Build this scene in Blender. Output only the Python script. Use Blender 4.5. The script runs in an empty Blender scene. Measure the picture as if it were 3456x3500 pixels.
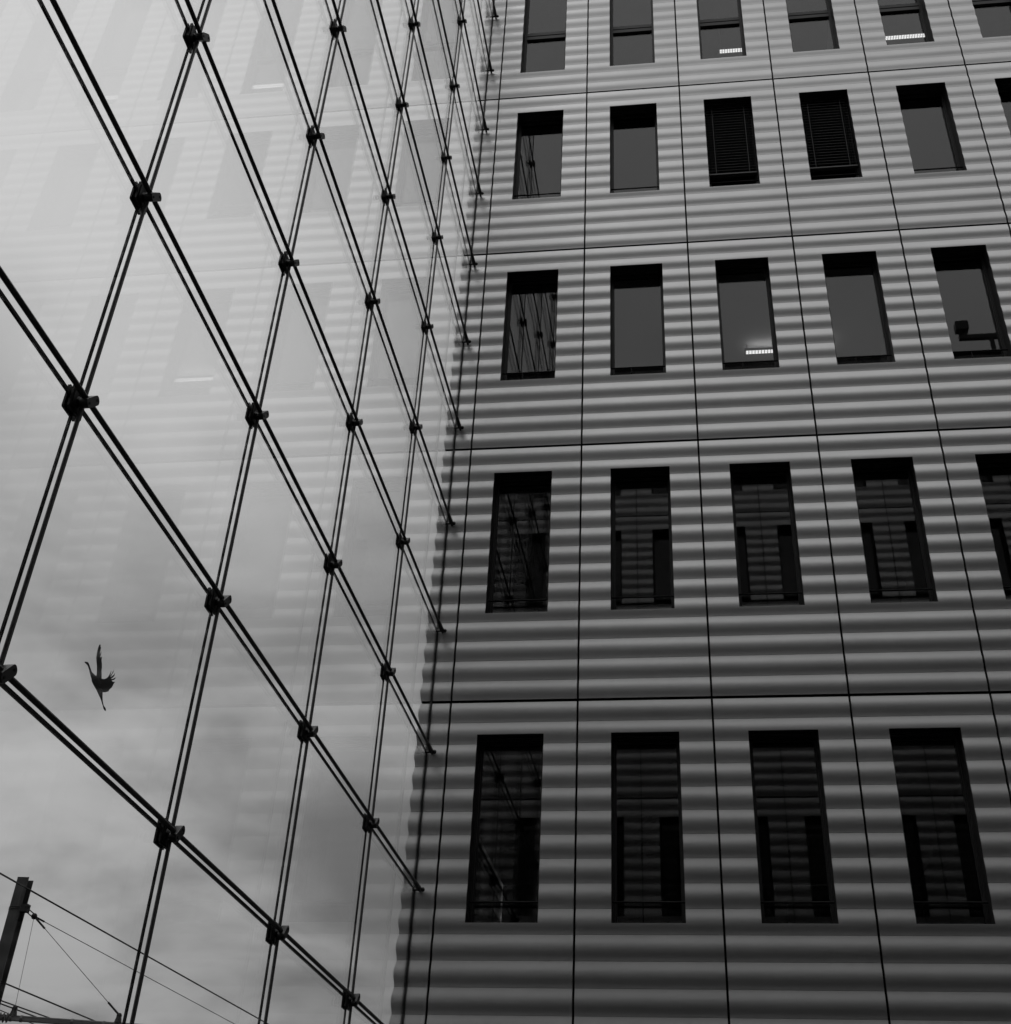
import bpy, bmesh, math, random
from mathutils import Vector, Matrix
random.seed(7)
S = bpy.context.scene
COL = S.collection
U = 1.5                      # one cladding panel is 1.5 m wide
def P(x, y, z):              # panel units (z = 0 at the first floor joint) -> metres
    return (x*U, y*U, z*U + 3.75)

# ------------------------------------------------------------------ camera
cd = bpy.data.cameras.new('camera')
cam = bpy.data.objects.new('camera', cd); COL.objects.link(cam)
R = ((0.9921136376, 0.12094999319, 0.03288813217), (0.048382215544, -0.611592832569, 0.7896919452), (-0.11562738133, 0.781872947645, 0.6126214185))
m = Matrix([[R[0][i], R[1][i], -R[2][i]] for i in range(3)]).to_4x4()
m.translation = P(0.93295, -8.991868, -1.517788)
cam.matrix_world = m
cd.sensor_fit = 'HORIZONTAL'; cd.sensor_width = 36
cd.lens = 4309.12/3456*36
cd.shift_x = (1728-1844.335)/3456
cd.shift_y = (1249.99-1750)/3456
cd.clip_start = 0.05; cd.clip_end = 2000
S.camera = cam

# ------------------------------------------------------------------ sky, sun, exposure
w = bpy.data.worlds.new('World'); S.world = w; w.use_nodes = True
N = w.node_tree.nodes; L = w.node_tree.links
N.clear()
out = N.new('ShaderNodeOutputWorld'); bg = N.new('ShaderNodeBackground')
SUN_EL, SUN_AZ = 62.0, 250.0
sky = N.new('ShaderNodeTexSky'); sky.sky_type = 'NISHITA'; sky.sun_disc = False
sky.sun_elevation = math.radians(SUN_EL); sky.sun_rotation = math.radians(SUN_AZ)
sky.air_density = 1.0; sky.dust_density = 3.0
bw = N.new('ShaderNodeRGBToBW'); L.new(sky.outputs[0], bw.inputs[0])
tc = N.new('ShaderNodeTexCoord')
sep = N.new('ShaderNodeSeparateXYZ'); L.new(tc.outputs['Generated'], sep.inputs[0])
def wm(op, a, b=None, clamp=False):
    n = N.new('ShaderNodeMath'); n.operation = op; n.use_clamp = clamp
    for i, v in enumerate((a, b)):
        if v is None: continue
        if isinstance(v, (int, float)): n.inputs[i].default_value = v
        else: L.new(v, n.inputs[i])
    return n.outputs[0]
zz = wm('ADD', wm('MAXIMUM', sep.outputs[2], 0.0), 0.16)
cx = wm('DIVIDE', sep.outputs[0], zz); cy = wm('DIVIDE', sep.outputs[1], zz)
comb = N.new('ShaderNodeCombineXYZ'); L.new(cx, comb.inputs[0]); L.new(cy, comb.inputs[1])
def wnoise(scale, detail, rough, off, dist=0.0):
    mp = N.new('ShaderNodeMapping'); mp.inputs['Location'].default_value = off
    L.new(comb.outputs[0], mp.inputs['Vector'])
    n = N.new('ShaderNodeTexNoise'); n.inputs['Scale'].default_value = scale; n.inputs['Detail'].default_value = detail
    n.inputs['Roughness'].default_value = rough; n.inputs['Distortion'].default_value = dist
    L.new(mp.outputs[0], n.inputs['Vector']); return n.outputs[0]
n1 = wnoise(1.15, 5, 0.5, (3.1, 2.3, 0.4), 0.3)
n2 = wnoise(2.6, 5, 0.5, (7.3, 4.2, 1.1), 0.25)
cl = wm('ADD', wm('MULTIPLY', n1, 0.5), wm('MULTIPLY', n2, 0.5))
mr = N.new('ShaderNodeMapRange'); mr.interpolation_type = 'SMOOTHSTEP'
mr.inputs['From Min'].default_value = 0.38; mr.inputs['From Max'].default_value = 0.60
mr.inputs['To Min'].default_value = 2.55; mr.inputs['To Max'].default_value = 5.9
L.new(cl, mr.inputs['Value'])
# an overcast vault is brightest overhead (CIE overcast law) and greyer low down
grad = wm('ADD', wm('MULTIPLY', wm('MAXIMUM', sep.outputs[2], 0.0), 0.88), 0.38)
dk = N.new('ShaderNodeMapRange'); dk.interpolation_type = 'SMOOTHSTEP'
dk.inputs['From Min'].default_value = 0.80; dk.inputs['From Max'].default_value = 1.0; dk.inputs['To Min'].default_value = 1.0; dk.inputs['To Max'].default_value = 0.72
L.new(sep.outputs[2], dk.inputs['Value'])   # unseen zenith dimmed, an added cloud to soften light on the upper facade
grad = wm('MULTIPLY', grad, dk.outputs[0])
hz = N.new('ShaderNodeMapRange'); hz.interpolation_type = 'SMOOTHSTEP'      # broken cloud low down melts into an even veil higher up
hz.inputs['From Min'].default_value = 0.35; hz.inputs['From Max'].default_value = 0.72
L.new(sep.outputs[2], hz.inputs['Value'])
veil = wm('MULTIPLY', wm('SUBTRACT', 5.2, mr.outputs[0]), wm('MULTIPLY', hz.outputs[0], 0.85))
cloud = wm('MULTIPLY', wm('ADD', mr.outputs[0], veil), grad)
tot = wm('ADD', wm('MULTIPLY', bw.outputs[0], 0.12), wm('MULTIPLY', cloud, 0.88))
L.new(tot, bg.inputs['Color']); bg.inputs['Strength'].default_value = 0.14
L.new(bg.outputs[0], out.inputs[0])

sl = bpy.data.lights.new('sun', 'SUN'); sl.energy = 0.5; sl.angle = math.radians(40)
sun = bpy.data.objects.new('sun', sl); COL.objects.link(sun)
az = math.radians(SUN_AZ); el = math.radians(SUN_EL)
sd = Vector((math.sin(az)*math.cos(el), math.cos(az)*math.cos(el), math.sin(el)))
sun.rotation_euler = sd.to_track_quat('Z', 'Y').to_euler()
S.view_settings.view_transform = 'Standard'; S.view_settings.look = 'None'
S.view_settings.exposure = 0.0; S.view_settings.gamma = 1.0

# ------------------------------------------------------------------ materials
def mat(name, v, rough=0.5, spec=0.5, metal=0.0, noise=0.0, nscale=3.0, stretch=(1, 1, 1), bump=0.0):
    m = bpy.data.materials.new(name); m.use_nodes = True
    nt = m.node_tree; b = nt.nodes['Principled BSDF']
    b.inputs['Base Color'].default_value = (v, v, v, 1); b.inputs['Roughness'].default_value = rough
    b.inputs['Specular IOR Level'].default_value = spec; b.inputs['Metallic'].default_value = metal
    if noise:
        t = nt.nodes.new('ShaderNodeTexCoord'); mp = nt.nodes.new('ShaderNodeMapping')
        mp.inputs['Scale'].default_value = stretch
        nt.links.new(t.outputs['Object'], mp.inputs[0])
        n = nt.nodes.new('ShaderNodeTexNoise'); n.inputs['Scale'].default_value = nscale
        n.inputs['Detail'].default_value = 6; n.inputs['Roughness'].default_value = 0.65
        nt.links.new(mp.outputs[0], n.inputs['Vector'])
        r = nt.nodes.new('ShaderNodeMapRange')
        r.inputs['From Min'].default_value = 0.3; r.inputs['From Max'].default_value = 0.7
        r.inputs['To Min'].default_value = v*(1-noise); r.inputs['To Max'].default_value = v*(1+noise)
        nt.links.new(n.outputs[0], r.inputs['Value'])
        nt.links.new(r.outputs[0], b.inputs['Base Color'])
        if bump:
            bp = nt.nodes.new('ShaderNodeBump'); bp.inputs['Strength'].default_value = bump; bp.inputs['Distance'].default_value = 0.01
            nt.links.new(n.outputs[0], bp.inputs['Height']); nt.links.new(bp.outputs[0], b.inputs['Normal'])
    return m
def glass_mat(name, f0, tint, rough=0.0, wobble=0.0):
    # flat architectural glass: Schlick reflection over straight-through transmission
    m = bpy.data.materials.new(name); m.use_nodes = True
    nt = m.node_tree; nt.nodes.clear(); nd = nt.nodes; lk = nt.links
    o = nd.new('ShaderNodeOutputMaterial'); mx = nd.new('ShaderNodeMixShader')
    tr = nd.new('ShaderNodeBsdfTransparent'); tr.inputs[0].default_value = (tint, tint, tint, 1)
    gl = nd.new('ShaderNodeBsdfGlossy'); gl.inputs['Roughness'].default_value = rough; gl.inputs[0].default_value = (1, 1, 1, 1)
    g = nd.new('ShaderNodeNewGeometry')
    dt = nd.new('ShaderNodeVectorMath'); dt.operation = 'DOT_PRODUCT'
    lk.new(g.outputs['Normal'], dt.inputs[0]); lk.new(g.outputs['Incoming'], dt.inputs[1])
    def mm(op, a, b=None):
        n = nd.new('ShaderNodeMath'); n.operation = op
        for i, v in enumerate((a, b)):
            if v is None: continue
            if isinstance(v, (int, float)): n.inputs[i].default_value = v
            else: lk.new(v, n.inputs[i])
        return n.outputs[0]
    k = mm('POWER', mm('MAXIMUM', mm('SUBTRACT', 1.0, mm('ABSOLUTE', dt.outputs['Value'])), 0.0), 5.0)
    f = mm('ADD', mm('MULTIPLY', k, 1-f0), f0)
    lk.new(f, mx.inputs[0]); lk.new(tr.outputs[0], mx.inputs[1]); lk.new(gl.outputs[0], mx.inputs[2])
    if wobble:
        t = nd.new('ShaderNodeTexCoord'); n = nd.new('ShaderNodeTexNoise'); n.inputs['Scale'].default_value = 1.3; n.inputs['Detail'].default_value = 1
        lk.new(t.outputs['Object'], n.inputs['Vector'])
        bp = nd.new('ShaderNodeBump'); bp.inputs['Strength'].default_value = wobble; bp.inputs['Distance'].default_value = 0.004
        lk.new(n.outputs[0], bp.inputs['Height']); lk.new(bp.outputs[0], gl.inputs['Normal'])
    lk.new(mx.outputs[0], o.inputs[0]); return m
def emis_mat(name, strength):
    m = bpy.data.materials.new(name); m.use_nodes = True
    b = m.node_tree.nodes['Principled BSDF']; b.inputs['Base Color'].default_value = (.8, .8, .8, 1)
    b.inputs['Emission Color'].default_value = (1, 1, 1, 1); b.inputs['Emission Strength'].default_value = strength
    return m
M = dict(
    clad=mat('painted_cladding', 0.56, 0.39, 0.5, 0.86, 0.06, 1.2, (1, 1, 3), 0.0),
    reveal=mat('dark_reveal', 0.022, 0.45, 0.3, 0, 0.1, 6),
    frame=mat('window_frame_paint', 0.03, 0.4, 0.4),
    blind=mat('blind_slat', 0.022, 0.5, 0.4),
    blindbar=mat('blind_bottom_bar', 0.06, 0.4),
    back=mat('joint_membrane', 0.012, 0.8, 0.2),
    inner=mat('interior_plaster', 0.72, 0.8, 0.2, 0, 0.04, 1.0),
    innerfloor=mat('interior_carpet', 0.10, 0.9, 0.1, 0, 0.1, 20),
    steel=mat('dark_steel', 0.022, 0.35, 0.5, 0.0, 0.15, 30),
    rail=mat('guard_rail_paint', 0.014, 0.65, 0.25),
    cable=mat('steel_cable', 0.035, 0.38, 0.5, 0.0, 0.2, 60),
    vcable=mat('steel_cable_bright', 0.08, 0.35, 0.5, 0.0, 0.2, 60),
    seal=mat('silicone_seal', 0.015, 0.6, 0.3),
    paving=mat('paving', 0.035, 0.85, 0.2, 0, 0.3, 2.0),
    bird=mat('bird_plumage', 0.010, 0.8, 0.1, 0, 0.3, 15),
    pole=mat('pole_steel', 0.03, 0.6, 0.3, 0, 0.35, 4, (6, 6, .5)),
    pipe=mat('pipe_steel', 0.10, 0.5, 0.4, 0, 0.2, 8),
    wire=mat('wire', 0.015, 0.6, 0.2),
    louvre=emis_mat('lamp_louvre', 2.4),
    added_glow=emis_mat('lamp_added_glow', 3.2),
    lamphouse=mat('lamp_housing', 0.35, 0.5),
    roof=mat('roof_membrane', 0.18, 0.9, 0.1, 0, 0.2, 3),
    pane=glass_mat('window_glass', 0.062, 0.62, 0.0, 0.10),
    screen=glass_mat('screen_glass', 0.017, 0.97, 0.0, 0.0),
)

nt = M['clad'].node_tree; pb = nt.nodes['Principled BSDF']; src = pb.inputs['Base Color'].links[0].from_socket
oi = nt.nodes.new('ShaderNodeObjectInfo'); mrr = nt.nodes.new('ShaderNodeMapRange')
mrr.inputs['To Min'].default_value = 0.95; mrr.inputs['To Max'].default_value = 1.05
nt.links.new(oi.outputs['Random'], mrr.inputs['Value'])
mu = nt.nodes.new('ShaderNodeMath'); mu.operation = 'MULTIPLY'; nt.links.new(src, mu.inputs[0]); nt.links.new(mrr.outputs[0], mu.inputs[1])
nt.links.new(mu.outputs[0], pb.inputs['Base Color'])
# ------------------------------------------------------------------ mesh helpers
class MB:
    """collects shapes and links them as ONE mesh object"""
    def __init__(s): s.v = []; s.f = []; s.mi = []; s.sm = []; s.cur = 0
    def face(s, pts, smooth=False):
        i = len(s.v); s.v += [tuple(p) for p in pts]; s.f.append(tuple(range(i, i+len(pts)))); s.mi.append(s.cur); s.sm.append(smooth)
    def grid(s, rows, smooth=True, flip=False):
        i = len(s.v); n = len(rows[0])
        for r in rows: s.v += [tuple(p) for p in r]
        for a in range(len(rows)-1):
            for b in range(n-1):
                q = (i+a*n+b, i+a*n+b+1, i+(a+1)*n+b+1, i+(a+1)*n+b)
                s.f.append(q[::-1] if flip else q); s.mi.append(s.cur); s.sm.append(smooth)
    def box(s, a, b, faces='xXyYzZ'):
        (x0, y0, z0), (x1, y1, z1) = a, b
        F = {'x': ((x0,y0,z0),(x0,y0,z1),(x0,y1,z1),(x0,y1,z0)), 'X': ((x1,y0,z0),(x1,y1,z0),(x1,y1,z1),(x1,y0,z1)),
             'y': ((x0,y0,z0),(x1,y0,z0),(x1,y0,z1),(x0,y0,z1)), 'Y': ((x0,y1,z0),(x0,y1,z1),(x1,y1,z1),(x1,y1,z0)),
             'z': ((x0,y0,z0),(x0,y1,z0),(x1,y1,z0),(x1,y0,z0)), 'Z': ((x0,y0,z1),(x1,y0,z1),(x1,y1,z1),(x0,y1,z1))}
        for c in faces: s.face(F[c])
    def tube(s, pts, r, n=10, caps=True):
        pts = [Vector(p) for p in pts]; rs = r if isinstance(r, (list, tuple)) else [r]*len(pts)
        rings = []; d0 = (pts[1]-pts[0]).normalized()
        ref = Vector((0, 0, 1)) if abs(d0.z) < .9 else Vector((1, 0, 0))
        a = d0.cross(ref).normalized()
        for k, p in enumerate(pts):
            d = (pts[min(k+1, len(pts)-1)]-pts[max(k-1, 0)]).normalized()
            a = (a - d*a.dot(d)).normalized(); b = d.cross(a)
            rings.append([p + (a*math.cos(t)+b*math.sin(t))*rs[k] for t in [2*math.pi*j/n for j in range(n+1)]])
        s.grid(rings, True)
        if caps:
            s.face(rings[0][:n][::-1]); s.face(rings[-1][:n])
    def prism(s, poly, f):       # poly in 2D; f(u,v,w) gives 3D, w in 0..1
        n = len(poly)
        s.face([f(u, v, 0) for u, v in poly]); s.face([f(u, v, 1) for u, v in poly][::-1])
        for i in range(n):
            (a, b), (c, d) = poly[i], poly[(i+1) % n]
            s.face([f(a, b, 0), f(a, b, 1), f(c, d, 1), f(c, d, 0)])
    def sphere(s, c, r, n=12):
        c = Vector(c); rows = []
        for i in range(n//2+1):
            t = math.pi*i/(n//2)
            rows.append([c+Vector((math.sin(t)*math.cos(2*math.pi*j/n), math.sin(t)*math.sin(2*math.pi*j/n), math.cos(t)))*r for j in range(n+1)])
        s.grid(rows, True)
    def mesh(s, name, mats):
        me = bpy.data.meshes.new(name)
        me.from_pydata(s.v, [], s.f)
        for m_ in mats: me.materials.append(m_)
        me.polygons.foreach_set('material_index', s.mi); me.polygons.foreach_set('use_smooth', s.sm)
        bm = bmesh.new(); bm.from_mesh(me)
        bmesh.ops.recalc_face_normals(bm, faces=bm.faces)
        bm.to_mesh(me); bm.free(); me.update()
        return me
    def build(s, name, mats, parent=None, label=None):
        if not isinstance(mats, (list, tuple)): mats = [mats]
        return link(name, s.mesh(name, mats), parent, label)
def link(name, me, parent=None, label=None, loc=None):
    o = bpy.data.objects.new(name, me); COL.objects.link(o)
    if parent: o.parent = parent
    if label: o['label'] = label
    if loc is not None: o.location = loc
    return o
def tag(o, label, cat, group=None, kind=None):
    o['label'] = label; o['category'] = cat
    if group: o['group'] = group
    if kind: o['kind'] = kind
    return o
def empty(name, loc, label, cat, group=None):
    o = bpy.data.objects.new(name, None); COL.objects.link(o); o.location = loc
    o.empty_display_size = 0.2
    return tag(o, label, cat, group)
def copy_part(src, parent, loc=None, label=None):
    c = src.copy(); COL.objects.link(c); c.parent = parent
    if loc is not None: c.location = loc
    if label: c['label'] = label
    for ch in [x for x in COL.objects if x.parent == src]: copy_part(ch, c)
    return c

# ------------------------------------------------------------------ ground
g = MB(); g.face([(-600, -600, 0), (600, -600, 0), (600, 600, 0), (-600, 600, 0)])
o = g.build('ground', M['paving']); o['kind'] = 'structure'

# ------------------------------------------------------------------ corrugated building
H = 2.3182            # storey height in panel units
NW = 14               # cladding waves per storey
PITCH = H/NW*U
AMP = 0.0175           # metres, valley to crest
GAP = 0.0118          # half joint between panels, metres
ZB, ZT = 0.316*H*U, 0.887*H*U           # window opening, metres above its storey joint
ZB5, ZT5 = 0.176*H*U, 1.15*H*U
XL, XR = 0.25*U, 0.75*U
YG = 0.16*U           # glass plane depth
NCOL0, NCOL1 = -1, 9
WAVE_T = [0.0, 0.014, 0.0145, 0.06] + [i/20 for i in range(2, 20)] + [0.985, 1.0]
def slope(t):         # each plank leans out, rolls over its crest, leans back in and eases off at its foot
    def ss(a, b, x): x = min(1, max(0, (x-a)/(b-a))); return x*x*(3-2*x)
    return 0.60 + 0.40*ss(0, .16, t) - 2.10*ss(.24, .76, t) + 0.80*ss(.78, 1.0, t)
PROF = [0.0]
for i_ in range(200): PROF.append(PROF[-1]+slope((i_+.5)/200)/200)
PMAX = max(PROF)
def prof(t):          # outward bulge; t runs from the top of a plank (0) to its foot (1)
    if t <= 0.0141: return -0.0042
    k = t*200; i0 = min(199, int(k)); v = PROF[i0]+(PROF[i0+1]-PROF[i0])*(k-i0)
    return AMP*(v - PROF[200]*t)/PMAX
def zprofile(z0, z1): # list of (z, y) between z0 and z1, waves registered to the storey joint at z = 0
    pts = []
    k0 = int(math.floor(z0/PITCH))-1; k1 = int(math.ceil(z1/PITCH))+1
    for k in range(k0, k1):
        for t in reversed(WAVE_T):
            pts.append(((k+1-t)*PITCH, -prof(t)))
    def at(z):
        for (a, ya), (b, yb) in zip(pts, pts[1:]):
            if a <= z <= b and b > a: return ya+(yb-ya)*(z-a)/(b-a)
        return 0
    mid = [(z, y) for z, y in pts if z0+1e-4 < z < z1-1e-4]
    return [(z0, at(z0))] + mid + [(z1, at(z1))]
H5 = 1.30*H*U
def sheet(mb, x0, x1, z0, z1, flags='', mitre=False):
    """a piece of corrugated sheet; flags: which sides get a return edge into the wall"""
    pr = zprofile(z0, z1)
    # break the smooth surface at every plank joint so each plank shades as a plank of its own
    segs = [[]]
    for i, (z, y) in enumerate(pr):
        segs[-1].append((z, y))
        if 0 < i < len(pr)-1:
            a = abs((pr[i+1][1]-y)); dz = abs(pr[i+1][0]-z)
            b = abs((y-pr[i-1][1])); dzb = abs(z-pr[i-1][0])
            if (a > .002 and dz < .0008) or (b > .002 and dzb < .0008) : segs.append([(z, y)])
    for sg in segs:
        if len(sg) > 1:
            mb.cur = 0
            mb.grid([[(x0+(y if mitre else 0), y, z), (x1, y, z)] for z, y in sg], True)
            if mitre: mb.grid([[(x0+y, 6.7, z), (x0+y, y, z)] for z, y in sg], True)
    D = 0.035
    if 'l' in flags: mb.cur = 1 if 'L' in flags else 0; mb.grid([[(x0, y, z), (x0, D, z)] for z, y in pr], False)
    if 'r' in flags: mb.cur = 1 if 'R' in flags else 0; mb.grid([[(x1, y, z), (x1, D, z)] for z, y in pr], False)
    if 'b' in flags: mb.cur = 1 if 'B' in flags else 0; mb.face([(x0, pr[0][1], z0), (x1, pr[0][1], z0), (x1, D, z0), (x0, D, z0)])
    if 't' in flags: mb.cur = 1 if 'T' in flags else 0; mb.face([(x0, pr[-1][1], z1), (x1, pr[-1][1], z1), (x1, D, z1), (x0, D, z1)])
    mb.cur = 0
HS = H*U
def panel_mesh(kind, x0=0.0):
    mb = MB(); g = GAP; h = 0.0165
    if kind == 'plain': sheet(mb, g, U-g, h, HS-h, 'lrbtBT')
    elif kind == 'base': sheet(mb, x0+g, U-g, -3.75+0.02, -h, 'lrbtBT')
    elif kind == 'basecorner': sheet(mb, -1.203*U, -0.968*U-g, -3.75+0.02, -h, 'rbtBT', True)
    elif kind == 'corner': sheet(mb, -1.203*U, -0.968*U-g, h, HS-h, 'rbtBT', True)
    elif kind == 'tallcorner': sheet(mb, -1.203*U, -0.968*U-g, h, H5-h, 'rbtBT', True)
    else:
        zb, zt = (ZB5, ZT5) if kind == 'tall' else (ZB, ZT)
        hh = H5 if kind == 'tall' else HS
        sheet(mb, x0+g, XL, h, hh-h, 'lbtBT'); sheet(mb, XR, U-g, h, hh-h, 'rbtBT')
        sheet(mb, XL, XR, h, zb, 'bB'); sheet(mb, XL, XR, zt, hh-h, 'tT')
        # dark returns round the opening
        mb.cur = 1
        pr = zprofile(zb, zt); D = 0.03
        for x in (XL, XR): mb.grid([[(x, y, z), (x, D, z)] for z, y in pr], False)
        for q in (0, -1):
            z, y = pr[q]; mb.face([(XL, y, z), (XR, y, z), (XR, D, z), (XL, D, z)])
    return mb.mesh('cladding_panel', [M['clad'], M['reveal']])
PM = {k: panel_mesh(k) for k in ('window', 'tall', 'base', 'corner', 'basecorner', 'tallcorner')}

PM1 = {k: panel_mesh(k, 0.032*U) for k in ('window', 'tall', 'base')}

def window_meshes(tall):
    zb, zt = (ZB5, ZT5) if tall else (ZB, ZT)
    e = 0.003; x0, x1 = XL+e, XR-e; z0, z1 = zb+e, zt-e; y0, y1 = 0.004, YG
    r = {}
    mb = MB()
    T = 0.02
    # reveal lining: four boards
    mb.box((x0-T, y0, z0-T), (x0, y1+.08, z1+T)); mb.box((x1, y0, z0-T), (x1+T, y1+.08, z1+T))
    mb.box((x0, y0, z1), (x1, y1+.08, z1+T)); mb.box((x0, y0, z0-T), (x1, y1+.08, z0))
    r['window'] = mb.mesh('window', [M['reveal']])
    mb = MB(); fw = 0.022
    ya, yb = y1-0.035, y1+0.045
    mb.box((x0, ya, z0), (x0+fw, yb, z1)); mb.box((x1-fw, ya, z0), (x1, yb, z1))
    mb.box((x0+fw, ya, z0), (x1-fw, yb, z0+fw)); mb.box((x0+fw, ya, z1-fw), (x1-fw, yb, z1))
    # inner sash, stepped back
    s = fw+0.018
    mb.box((x0+fw, ya+.02, z0+fw), (x0+s, yb-.01, z1-fw)); mb.box((x1-s, ya+.02, z0+fw), (x1-fw, yb-.01, z1-fw))
    mb.box((x0+s, ya+.02, z0+fw), (x1-s, yb-.01, z0+s)); mb.box((x0+s, ya+.02, z1-s), (x1-s, yb-.01, z1-fw))
    if tall:
        zt_ = 0.505*HS
        mb.box((x0+s, ya-.01, zt_), (x1-s, yb, zt_+.075)); mb.box((x0+s, ya-.01, zt_+.098), (x1-s, yb, zt_+.17))
        mb.box((x0+s, ya+.02, zt_+.075), (x1-s, yb-.01, zt_+.098))
    r['frame'] = mb.mesh('frame', [M['frame']])
    mb = MB()
    mb.box((x0+s, y1-.004, z0+s), (x1-s, y1+.004, z1-s))
    r['pane'] = mb.mesh('pane', [M['pane']])
    if not tall:
        mb = MB(); zr = 0.386*HS; yr = 0.10*U
        mb.tube([(x0, yr, zr), (x1, yr, zr)], 0.011, 8)
        r['guard_rail'] = mb.mesh('guard_rail', [M['rail']])
        xm = x0+0.37*(x1-x0)
        mb.tube([(xm, yr, z0), (xm, yr, zr)], 0.008, 8)
        r['guard_rail_post'] = mb.mesh('guard_rail', [M['rail']])
    mb = MB()
    mb.box((x0, y1-.15, z1-.016), (x1, y1-.06, z1))
    mb.box((x0, y1-.11, z1-.026), (x1, y1-.10, z1-.016))
    r['blind_box'] = mb.mesh('blind_box', [M['frame']])
    return r
WM = {False: window_meshes(False), True: window_meshes(True)}
def blind_mesh():
    mb = MB(); x0, x1 = XL+.015, XR-.015; y = 0.105*U; zt = ZT-.07; zb = 0.425*HS
    z = zt; d = .036
    while z > zb+.04:
        mb.face([(x0, y-d, z-.012), (x1, y-d, z-.012), (x1, y+.01, z+.034), (x0, y+.01, z+.034)])
        mb.cur = 1; mb.face([(x0, y-d-.001, z-.010), (x0, y-d-.001, z-.015), (x1, y-d-.001, z-.015), (x1, y-d-.001, z-.010)]); mb.cur = 0
        mb.face([(x0, y-d, z-.015), (x1, y-d, z-.015), (x1, y+.01, z+.031), (x0, y+.01, z+.031)])
        z -= .062
    for fx in (.15, .85):
        xx = x0+fx*(x1-x0); mb.box((xx-.004, y-.042, zb), (xx+.004, y-.038, zt))
    mb.cur = 1; mb.box((x0, y-.05, zb), (x1, y+.02, zb+.022))
    mb.cur = 0
    return mb.mesh('venetian_blind', [M['blind'], M['blindbar']])
BM = blind_mesh()

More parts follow.
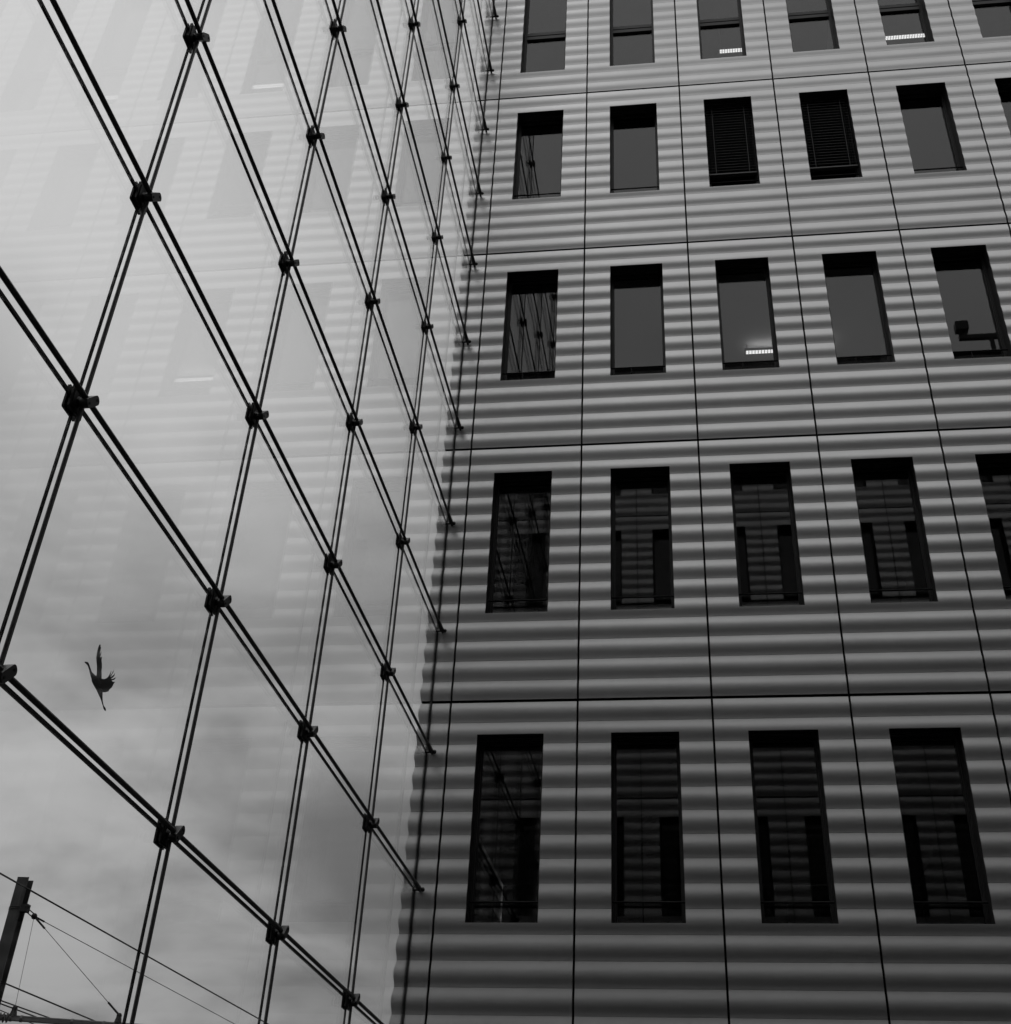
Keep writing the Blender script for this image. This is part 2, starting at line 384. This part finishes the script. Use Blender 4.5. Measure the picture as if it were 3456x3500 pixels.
BLINDS = {(4, 1), (4, 2)}
def building(origin, rot, label, rows, base, blinds, side=True, NCOL1=NCOL1):
    root = empty('office_building', origin, label, 'building')
    root.rotation_euler = (0, 0, rot)
    for r in rows:
        for c in range(NCOL0, NCOL1):
            link('cladding_panel', (PM1 if c == NCOL0 else PM)['tall' if r == 5 else 'window'], root, None, (c*U, 0, (r-1)*HS))
            # window > frame, pane, guard_rail, blind_box
            tall = r == 5
            lab = None
            if blinds and (r, c) in BLINDS: lab = 'window with its dark slatted blind lowered'
            wo = link('window', WM[tall]['window'], root, lab, (c*U, 0, (r-1)*HS))
            for k in ('frame', 'pane', 'guard_rail', 'blind_box'):
                if k in WM[tall]: link(k, WM[tall][k+'_post' if k == 'guard_rail' and r == 3 else k], wo)
            if lab: link('venetian_blind', BM, wo)
        link('cladding_panel', PM['tallcorner' if r == 5 else 'corner'], root, None, (0, 0, (r-1)*HS))
    for c in range(NCOL0, NCOL1):
        if base: link('cladding_panel', (PM1 if c == NCOL0 else PM)['base'], root, None, (c*U, 0, 0))
    if base: link('cladding_panel', PM['basecorner'], root)
    zlo = -3.75 if base else 0.0
    zhi = 5.3*HS
    xa, xb = -1.205*U, NCOL1*U
    # dark membrane seen in the joints: strips behind each vertical and horizontal joint
    mb = MB()
    xs = [-0.968*U] + [c*U for c in range(0, NCOL1+1)]
    for x in xs: mb.box((x-.09, .037, zlo), (x+.09, .06, zhi-.02))
    for r in ([0] if base else [])+[k for k in range(1, 5)]: mb.box((xa+.01, .061, r*HS-.09), (xb-.01, .08, r*HS+.09))
    mb.box((xa+.01, .061, zlo), (xb-.01, .08, zlo+.1))
    mb.build('joint_membrane', M['back'], root)
    # floor slabs (ceiling below, carpet above), side walls, back wall, roof
    DEP = 6.5
    for r in range(0, 5):
        if r == 0 and not base: mb = MB(); mb.box((xa+.02, .09, -.35), (xb-.02, DEP, 0.06)); mb.build('floor_slab', M['inner'], root); continue
        mb = MB(); mb.box((xa+.02, YG+.10, (r-.058)*HS), (xb-.02, DEP, (r+.03)*HS)); mb.build('floor_slab', M['inner'], root)
        mb = MB(); mb.box((xa+.02, YG+.14, (r+.031)*HS), (xb-.02, DEP-.01, (r+.036)*HS)); mb.build('carpet', M['innerfloor'], root)
    mb = MB(); mb.box((xa+.02, DEP+.001, zlo), (xb-.02, DEP+.25, zhi)); mb.build('back_wall', M['inner'], root)
    if not base:
        mb = MB(); mb.box((xa+.02, DEP+.001, -3.75), (xb-.02, DEP+.24, -.001)); mb.box((xb-.25, .05, -3.75), (xb-.02, DEP, -.352)); mb.box((xa+.02, .05, -3.75), (xa+.25, DEP, -.352)); mb.build('passage_light_block', M['frame'], root)  # unseen walls added to block sky light coming through the open passage
        for px in range(2, NCOL1, 4):
            mb = MB(); mb.tube([(px*U, 3.4, -3.75), (px*U, 3.4, -.35)], .22, 20); mb.build('column', M['frame'], root)
    if side:
        mb = MB(); mb.box((xb-.018, .036, zlo), (xb, DEP+.25, zhi)); mb.build('side_wall', M['clad'], root)
    # wall lining between the windows, seen from inside, keeps daylight out of the slabs' edges
    mb = MB()
    for r in rows:
        for c in range(NCOL0, NCOL1):
            zb, zt = (ZB5, ZT5) if r == 5 else (ZB, ZT)
            o0 = (r-1)*HS
            mb.box((c*U+.0, .10, o0+.03*HS), (c*U+XL-.025, YG+.08, o0+(.94 if r < 5 else 1.2)*HS)); mb.box((c*U+XR+.025, .10, o0+.03*HS), (c*U+U, YG+.08, o0+(.94 if r < 5 else 1.2)*HS))
            mb.box((c*U+XL-.024, .10, o0+.03*HS), (c*U+XR+.024, YG+.08, o0+zb-.025))
    mb.box((xa+.02, .10, 0), (-1.0*U, YG+.08, zhi-.05))
    mb.build('wall_lining', M['inner'], root)
    # room partitions every three panels
    for c in range(0, NCOL1, 3):
        for r in rows:
            mb = MB(); mb.box((c*U-.05, YG+.10, (r-1+.037)*HS), (c*U+.05, DEP-.02, (r-.0585 if r < 5 else 5.195)*HS)); mb.build('partition', M['inner'], root)
    mb = MB(); mb.box((xa+.02, .09, 5.20*HS), (xb-.02, DEP, 5.26*HS)); mb.build('roof', M['roof'], root)
    mb = MB(); mb.box((xa, -.10, zhi), (xb, .20, zhi+.05)); mb.build('roof_coping', M['frame'], root)
    return root
main = building(P(0, 0, 0), 0, 'tall corrugated grey office facade with rows of dark recessed windows', (1, 2, 3, 4, 5), True, True)
DOPP = 8.60
# unseen end wall past the right edge, added to darken that side of the courtyard
mb = MB()
for r in range(-1, 5):
    z0, z1 = (-3.73, -.012) if r < 0 else (r*HS+.012, (r+1)*HS-.012 if r < 4 else 4*HS+H5)
    pr_ = zprofile(z0-r*HS, z1-r*HS) if r >= 0 else zprofile(z0, z1)
    off = r*HS if r >= 0 else 0
    mb.grid([[(NCOL1*U+y, -.02, z+off), (NCOL1*U+y, -DOPP*U+.02, z+off)] for z, y in pr_], True)
mb.box((NCOL1*U+.03, -DOPP*U, -3.75), (NCOL1*U+.20, .0, 4*HS+H5))
mb.build('unseen_end_wall', M['clad'], main)
def cabinet(x, w_, h_, label):
    root = empty('cabinet', P(x, .42, 0.045*H), label, 'cabinet', 'office cabinets behind the lowest windows')
    mb = MB(); mb.box((0, 0, 0), (w_, .42, h_)); mb.build('carcass', M['frame'], root)
    for k_ in (0, 1):
        mb = MB(); mb.box((.01+k_*w_/2, -.018, .04), (w_/2-.01+k_*w_/2, -.001, h_-.03)); d_ = mb.build('door', M['frame'], root)
        mb = MB(); mb.box((w_/2-.05+k_*.08, -.03, h_*.55), (w_/2-.03+k_*.08, -.019, h_*.70)); mb.build('handle', M['steel'], d_)
cabinet(.20, .62, 1.30, 'low dark office cabinet at the bottom left of the second lowest-row window')
cabinet(1.22, .34, 1.30, 'narrow dark office cabinet at the bottom left of the third lowest-row window')
opp = building(P(8, -DOPP, 0), math.pi, 'matching corrugated wing across the courtyard, mirrored in the lower windows', (1, 2, 3, 4, 5), False, False, True, 16)

# ------------------------------------------------------------------ ceiling lamps behind the windows
def lamp(x, y, row, label, length=0.90):
    z = (row-.095)*HS+3.75
    root = empty('ceiling_light', ((x+length/2)*U, y*U, z), label, 'ceiling light', 'louvred ceiling lights behind the windows')
    Lm = length*U; wd = 0.09
    mb = MB(); mb.box((-Lm/2-.02, -wd/2-.02, -.03), (Lm/2+.02, wd/2+.02, -.001)); mb.build('housing', M['lamphouse'], root)
    mb = MB(); n = 28; cw = Lm/n
    for i in range(n):
        for j in (0, 1):
            x0 = -Lm/2+i*cw+.006; y0 = -wd/2+j*wd/2+.004
            mb.box((x0, y0, -.034), (x0+cw-.012, y0+wd/2-.008, -.030))
    mb.build('louvre', M['louvre'], root)
    mb = MB(); mb.box((-Lm/2+.05, -.03, .001), (Lm/2-.05, .03, .006)); mb.build('added_glow', M['added_glow'], root)  # glowing strip added on top of the lamp to brighten the ceiling around it
    if True:
        for s_ in (-.48, .48):
            mb = MB(); mb.tube([(s_*Lm, 0, 0), (s_*Lm, 0, (5.2*HS if row == 5 else (row-.058)*HS)-(row-.095)*HS)], .006, 6); mb.build('suspension_rod', M['lamphouse'], root)
    return root
lamp(1.553, 1.46, 3, 'lit louvred strip light at the foot of the third window of the middle storey')
lamp(1.535, 1.23, 5, 'lit strip light in the third top storey window, cut by its right frame')
lamp(3.50, 1.22, 5, 'long lit strip light across the fifth top storey window')

# ------------------------------------------------------------------ cable-net glass wall
XG = -1.1245; Y1, SY = 1.4394, 1.4441; Z0, TZ = -0.0276, 0.9762
RR = list(range(-2, 13)); CC = [0, 1, 2, 3, 4]
gw = empty('glass_wall', P(XG, 0, -2.5), 'cable-net glass wall of clear panes held by dark clamps, meeting the facade', 'glass wall')
ox, oy, oz = gw.location
def GL(x, y, z):
    q = P(x, y, z); return (q[0]-ox, q[1]-oy, q[2]-oz)
ys = [0.0]+[-(Y1+SY*k) for k in CC]+[-DOPP]
zs = [-2.49]+[Z0+TZ*r for r in RR]+[12.29]
JH, JV = 0.0098, 0.0050        # half widths of the sealed joints, metres
TH = 0.006
for i in range(len(ys)-1):
    for j in range(len(zs)-1):
        a = GL(XG, ys[i+1], zs[j]); b = GL(XG, ys[i], zs[j+1])
        e0 = 0.002 if i == 0 else 0
        mb = MB(); mb.box((-TH, a[1]+JV, a[2]+JH), (TH, b[1]-(JV if i else 0.004), b[2]-JH))
        mb.build('glass_pane', M['screen'], gw)
for y in ys[1:-1]:
    mb = MB(); a = GL(XG, y, zs[0]); b = GL(XG, y, zs[-1])
    mb.box((-TH-.002, a[1]-JV+.0005, 0.02), (TH+.002, a[1]+JV-.0005, b[2])); mb.build('seal_joint', M['seal'], gw)
for z in zs[1:-1]:
    mb = MB(); a = GL(XG, ys[-1], z); b = GL(XG, 0, z); seg = []
    for i in range(len(ys)-1):
        y0 = GL(0, ys[i+1], 0)[1]+JV; y1 = GL(0, ys[i], 0)[1]-JV*(i > 0)
        mb.box((-TH-.0015, y0, a[2]-JH+.0005), (TH+.0015, y1, a[2]+JH-.0005))
    mb.build('seal_joint', M['seal'], gw)
# wavy gasket where the glass meets the corrugated wall
mb = MB()
pr = []
for r in range(0, 5):
    pr += [(z+r*HS, y) for z, y in zprofile(0, HS)][(1 if r else 0):]
pr = [(z, y) for z, y in zprofile(-3.72, 0)] + pr + [(z+5*HS, y) for z, y in zprofile(0, .2*HS)]
k = 3.75
q = [(z+k, y) for z, y in pr if y < .004]
mb.grid([[(-.016, y-.012, z), (.016, y-.012, z)] for z, y in q], False)
mb.grid([[(.016, y-.012, z), (.016, y+.02, z)] for z, y in q], False)
mb.grid([[(-.016, y-.012, z), (-.016, y+.02, z)] for z, y in q], False)
mb.build('edge_gasket', M['seal'], gw)
# cables
XV = (-1.0954-XG)*U; XH = (-1.0796-XG)*U
for y in ys[1:-1]:
    a = GL(XG, y, zs[0]); b = GL(XG, y, zs[-1]); mb = MB()
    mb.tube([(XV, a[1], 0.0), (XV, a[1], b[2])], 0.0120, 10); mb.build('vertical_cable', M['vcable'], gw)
for z in zs[1:-1]:
    a = GL(XG, ys[-1], z); b = GL(XG, -.05, z); mb = MB()
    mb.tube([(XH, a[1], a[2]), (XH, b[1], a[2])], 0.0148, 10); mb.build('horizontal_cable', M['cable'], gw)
# clamps: square plate on the glass, post, rounded clamp block with two bolts
def rrect(hx, hy, r, n=4):
    p = []
    for cx_, cy_, a0 in ((hx-r, hy-r, 0), (-hx+r, hy-r, 90), (-hx+r, -hy+r, 180), (hx-r, -hy+r, 270)):
        for k in range(n+1):
            t = math.radians(a0+90*k/n); p.append((cx_+r*math.cos(t), cy_+r*math.sin(t)))
    return p
mb = MB()
mb.prism(rrect(.072, .070, .010), lambda u, v, w_: (.008+.012*w_, u, v))
mb.prism(rrect(.060, .058, .010), lambda u, v, w_: (.020+.006*w_, u, v))
mb.prism(rrect(.072, .070, .010), lambda u, v, w_: (-.008-.012*w_, u, v))
PLATE = mb.mesh('plate', [M['steel']])
mb = MB(); mb.tube([(.024, 0, 0), (.036, 0, 0), (.085, 0, 0)], [.034, .021, .021], 16); POST = mb.mesh('post', [M['steel']])
mb = MB()
mb.prism(rrect(.066, .026, .024, 6), lambda u, v, w_: (.056+.046*w_, (u-v)*.7071, (u+v)*.7071))
BLOCK = mb.mesh('clamp_block', [M['steel']])
mb = MB()
for s_ in (-1, 1): mb.tube([(.1015, s_*.031, s_*.031), (.105, s_*.031, s_*.031)], .008, 10)
BOLT = mb.mesh('bolt', [M['seal']])
first = None
for y in ys[1:-1]:
    for z in zs[1:-1]:
        q = GL(XG, y, z); q = (0, q[1]-.006, q[2]-.012)
        if first is None:
            first = bpy.data.objects.new('clamp', None); COL.objects.link(first); first.parent = gw; first.location = q; first.empty_display_size = .1
            for n_, m_ in (('plate', PLATE), ('post', POST), ('clamp_block', BLOCK), ('bolt', BOLT)): link(n_, m_, first)
            KIDS = [x for x in COL.objects if x.parent == first]
        else:
            c = first.copy(); COL.objects.link(c); c.parent = gw; c.location = q
            for kx in KIDS:
                d = kx.copy(); COL.objects.link(d); d.parent = c
# cable anchors on the facade
mb = MB()
mb.tube([(.0, 0, -.012), (XH+.030, 0, -.012)], .014, 12); mb.sphere((XH+.034, 0, -.012), .024)
mb.tube([(XH, -.01, -.006), (XH, -.20, 0), (XH, -.22, 0)], [.028, .021, .018], 12)
mb.tube([(XH, -.01, -.008), (XH, .10, -.012)], .016, 10)
ANC = mb.mesh('cable_anchor', [M['steel']])
for z in zs[1:-1]:
    q = GL(XG, 0, z); link('cable_anchor', ANC, gw, None, (0, -.060, q[2]))

# ------------------------------------------------------------------ roof rail and floodlight on the wing opposite (mirrored in a window)
def RB(px, pz): return (px*U, (-DOPP-.35)*U, pz*H*U+3.75)
fr = empty('roof_rail', RB(6.0, 5.22), 'dark steel rail on short posts along the opposite roof edge', 'railing')
mb = MB(); a = RB(5.80, 5.585); mb.box((a[0]-fr.location[0], -.06, a[2]-fr.location[2]-.06), (a[0]+3.2-fr.location[0], .06, a[2]-fr.location[2]+.07)); mb.build('rail', M['steel'], fr)
for px in (6.36, 7.7):
    a = RB(px, 5.2); mb = MB(); mb.tube([(a[0]-fr.location[0], 0, a[2]-fr.location[2]), (a[0]-fr.location[0], 0, RB(0, 5.568)[2]-fr.location[2])], .06, 10); mb.build('post', M['steel'], fr)
fl = empty('floodlight', RB(5.88, 5.603), 'boxy dark floodlight on the end of the roof rail, mirrored in a window', 'floodlight')
mb = MB(); mb.prism(rrect(.17, .15, .03), lambda u, v, w_: (u+.0, -.12+.24*w_, v+.30)); mb.build('lamp_head', M['steel'], fl)
mb = MB(); mb.tube([(.04, 0, .0), (.04, 0, .17)], .04, 8); mb.build('bracket', M['steel'], fl)

# ------------------------------------------------------------------ tram pole, arm and wires beyond the glass
CAM = Vector(m.translation)
def ray(u, v):
    d = Vector(((u-1844.335)/4309.12, -(v-1249.99)/4309.12, 1.0))
    return (Vector(R[0])*d[0]+Vector(R[1])*d[1]+Vector(R[2])*d[2])
def at_z(u, v, z):
    d = ray(u, v); return CAM+d*((z-CAM.z)/d.z)
def at_dist(u, v, dist):
    d = ray(u, v); return CAM+d*(dist/math.hypot(d.x, d.y))
PD = 26.0
top = at_dist(88, 3004, PD); PX, PY, PZ = top
tp = empty('tram_pole', (PX, PY, 0), 'dark steel pole with a side arm and stay wires beyond the glass', 'tram pole')
mb = MB()
va = Vector((PX, PY, 0))-Vector((CAM.x, CAM.y, 0)); ang = math.atan2(va.y, va.x)-math.pi/2 + math.radians(-24)
ca, sa = math.cos(ang), math.sin(ang)
def rot(x, y): return (x*ca-y*sa, x*sa+y*ca)
hw, hd, tw = .105, .12, .016
for (x0, x1, y0, y1) in ((-hw, hw, -hd, -hd+tw), (-hw, hw, hd-tw, hd), (-tw/2, tw/2, -hd+tw, hd-tw)):
    pp = [rot(x0, y0), rot(x1, y0), rot(x1, y1), rot(x0, y1)]
    mb.prism(pp, lambda u, v, w_: (u, v, w_*PZ))
mb.build('post', M['pole'], tp)
T0 = Vector((PX, PY, 0))
def rel(p): return tuple(Vector(p)-T0)
bk = at_dist(80, 3104, PD-.15); rg = at_dist(117, 3132, PD-.2)
mb = MB()
c0 = Vector((PX, PY, bk.z))
for dz in (-.03, .03):
    pts = [rot(.14*math.cos(t), .16*math.sin(t)) for t in [2*math.pi*i/16 for i in range(17)]]
    mb.tube([(a, b, bk.z+dz*.5) for a, b in pts], .012, 6, False)
mb.box(tuple(Vector(rel(bk))-Vector((.04, .06, .07))), tuple(Vector(rel(bk))+Vector((.10, .06, .06))))
mb.build('collar', M['wire'], tp)
mb = MB()
b2 = at_dist(96, 3114, PD-.2)
for s_ in (-1, 1):
    mb.tube([Vector(rel(b2))+Vector((.02*s_, 0, .02*s_)), Vector(rel(rg))+Vector((.02*s_, 0, .02*s_))], .010, 6)
mb.sphere(rel(rg), .055, 10); mb.sphere(rel(at_dist(91, 3100, PD-.2)), .05, 8)
mb.build('shackle', M['wire'], tp)
ZARM = at_dist(-15, 3478, PD).z
arm0 = at_dist(-60, 3476, PD); arm0.z = ZARM
arm1 = at_z(420, 3506, ZARM); dirn = (arm1-arm0); armE = arm0+dirn*1.9
mb = MB()
dn = dirn.normalized()
st = T0+Vector((0, 0, ZARM)); 
mb.tube([rel(st), rel(arm0), rel(armE)], .048, 12)
for u_ in (40, 75, 245, 352):
    p = at_z(u_, 3482+u_*.045, ZARM); p = arm0+dn*((p-arm0).dot(dn))
    mb.tube([rel(p-dn*.02), rel(p+dn*.02)], .056, 12)
mb.build('arm', M['pipe'], tp)
mb = MB()
for u_ in (4, 16, 28):
    p = at_z(u_, 3482+u_*.045, ZARM); p = arm0+dn*((p-arm0).dot(dn))
    mb.tube([rel(p-dn*.022), rel(p), rel(p+dn*.022)], [.05, .085, .05], 12)
mb.build('insulator', M['steel'], tp)
def arm_at(u_):
    p = at_z(u_, 3482+u_*.045, ZARM); return arm0+dn*((p-arm0).dot(dn))
for u_ in (45, 398):
    p = arm_at(u_); mb = MB(); mb.tube([rel(p+Vector((0, 0, .03))), rel(p+Vector((0, 0, .13)))], [.07, .045], 10); mb.sphere(rel(p+Vector((0, 0, .15))), .05, 10)
    mb.build('arm_clip', M['wire'], tp)
def stay(p0, p1, r, fitt=True):
    mb = MB(); p0 = Vector(p0); p1 = Vector(p1); d = (p1-p0).normalized()
    mb.tube([rel(p0), rel(p1)], r, 6)
    if fitt:
        mb.tube([rel(p0), rel(p0+d*.30)], .017, 8); mb.tube([rel(p1-d*.30), rel(p1)], .017, 8)
    mb.build('stay_wire', M['wire'], tp)
stay(rg, arm_at(398)+Vector((0, 0, .16)), .0055)
stay(rg, arm_at(45)+Vector((0, 0, .16)), .0038, False)
far = at_dist(900, 3553, 33.0)
stay(rg, far+(far-rg)*.6, .0065)
def wire(u0, v0, u1, v1, z, r, label):
    a = at_z(u0, v0, z); b = at_z(u1, v1, z); d = b-a
    a2 = a-d*.8; b2 = b+d*.9
    L_ = (b2-a2).length; pts = []
    for k in range(25):
        t = k/24; p = a2.lerp(b2, t)
        pts.append(p)
    o_ = MB(); c = (a2+b2)/2
    o_.tube([p-c for p in pts], r, 8)
    ob = o_.build('overhead_wire', M['wire']); ob.location = c
    tag(ob, label, 'wire', 'overhead tram wires')
wire(0, 2985, 900, 3491, 7.0, .014, 'thickest overhead wire, highest one, crossing in front of the pole top')
wire(0, 3354, 340, 3497, 6.2, .014, 'overhead wire meeting the pole between its collar and the side arm')
wire(0, 3419, 190, 3487, 6.0, .012, 'upper of two close overhead wires low beside the pole')
wire(0, 3430, 160, 3490, 5.95, .012, 'lower of two close overhead wires low beside the pole')
wire(0, 3453, 150, 3515, 5.8, .008, 'thinnest overhead wire, lowest one, running down behind the side arm')

# ------------------------------------------------------------------ bird
BD = 45.0
bc = at_dist(330, 2345, BD)
rv, uv, fv = Vector(R[0]), Vector(R[1]), Vector(R[2])
rr_ = ray(330, 2345).normalized(); rv = (rv-rr_*rv.dot(rr_)).normalized(); uv = rr_.cross(rv)*-1
if uv.dot(Vector(R[1])) < 0: uv = -uv
SC = (bc-CAM).length/ (ray(330, 2345).length*4309.12) / 6.36 * ray(330, 2345).length   # metres per crop pixel
def bp(x, y, d=0.0): return rv*((x-827)*SC) + uv*(-(y-1240)*SC) + rr_*d
K = SC
skin_pts = [  # x, y, depth, radius (crop pixels)
    (562, 770, .02, 14), (585, 785, .02, 14), (614, 792, .02, 32), (640, 830, .01, 19), (672, 905, 0, 18), (702, 985, 0, 24), (745, 1050, 0, 48),
    (820, 1160, 0, 78), (880, 1270, 0, 72), (910, 1370, 0, 50), (935, 1460, 0, 26), (955, 1530, 0, 15), (985, 1620, 0, 10), (1012, 1670, 0, 24), (1040, 1720, 0, 12)]
me = bpy.data.meshes.new('bird'); bm = bmesh.new(); lay = bm.verts.layers.skin.verify(); lay = bm.verts.layers.skin.verify()
vs = [bm.verts.new(bp(x, y, d)) for x, y, d, r in skin_pts]
for a, b in zip(vs, vs[1:]): bm.edges.new((a, b))
for v, p_ in zip(vs, skin_pts): v[lay].radius = (p_[3]*K, p_[3]*K)
vs[7][lay].use_root = True
bm.to_mesh(me); bm.free()
tmp = bpy.data.objects.new('tmp', me); COL.objects.link(tmp)
tmp.modifiers.new('s', 'SKIN').use_smooth_shade = True
sb = tmp.modifiers.new('ss', 'SUBSURF'); sb.levels = 2; sb.render_levels = 2
dg = bpy.context.evaluated_depsgraph_get(); bmesh_ = bpy.data.meshes.new_from_object(tmp.evaluated_get(dg))
bpy.data.objects.remove(tmp)
bm = bmesh.new(); bm.from_mesh(bmesh_)
def wing(outline, ridge_depth):
    """cambered wing with real thickness: outline in crop pixels, depth from ridge_depth(x, y)"""
    th = 16*K
    pts = [bp(x, y, ridge_depth(x, y)) for x, y in outline]
    f0 = [bm.verts.new(p-rr_*th*.5) for p in pts]; f1 = [bm.verts.new(p+rr_*th*.5) for p in pts]
    n = len(pts)
    a = bm.faces.new(f0); b = bm.faces.new(f1[::-1])
    for i in range(n): bm.faces.new((f0[i], f1[i], f1[(i+1) % n], f0[(i+1) % n]))
    bmesh.ops.triangulate(bm, faces=[a, b])
w1 = [(800, 1060), (812, 1010), (808, 920), (802, 850), (786, 760), (776, 690), (780, 600), (792, 510), (806, 445), (818, 416), (827, 440), (842, 410), (838, 470), (852, 474), (845, 560), (834, 640),
      (852, 590), (868, 545), (864, 610), (850, 682), (872, 668), (884, 655), (882, 730), (894, 800), (902, 880), (898, 940), (906, 1000), (912, 1095), (930, 1180), (850, 1200), (800, 1130)]
wing(w1, lambda x, y: .55*max(0, (1100-y))/700*.9)
w2 = [(880, 1090), (915, 1098), (960, 1104), (1000, 1090), (1032, 1060), (1055, 1010), (1084, 935), (1078, 1000), (1060, 1052), (1092, 1010), (1115, 960), (1132, 908), (1124, 970), (1098, 1030), (1066, 1072), (1105, 1050), (1136, 1020), (1153, 986), (1146, 1045),
      (1118, 1080), (1078, 1100), (1120, 1102), (1150, 1085), (1176, 1074), (1158, 1110), (1130, 1128), (1098, 1132), (1125, 1156), (1172, 1160), (1148, 1188), (1136, 1225), (1115, 1270), (1070, 1310), (1066, 1338), (1030, 1354), (985, 1362), (950, 1360), (890, 1330), (860, 1200)]
wing(w2, lambda x, y: -.55*max(0, (x-880))/290)
bm2 = bpy.data.meshes.new('bird'); bmesh.ops.recalc_face_normals(bm, faces=bm.faces); bm.to_mesh(bm2); bm.free()
tmp = bpy.data.objects.new('tmp', bm2); COL.objects.link(tmp)
rm = tmp.modifiers.new('r', 'REMESH'); rm.mode = 'VOXEL'; rm.voxel_size = 3.2*K; rm.use_smooth_shade = True
dg = bpy.context.evaluated_depsgraph_get(); bfin = bpy.data.meshes.new_from_object(tmp.evaluated_get(dg)); bpy.data.objects.remove(tmp)
bfin.materials.clear(); bfin.materials.append(M['bird'])
bird = bpy.data.objects.new('bird', bfin); COL.objects.link(bird); bird.location = bc
tag(bird, 'black long-necked bird in flight with one wing raised, seen through the glass', 'bird')
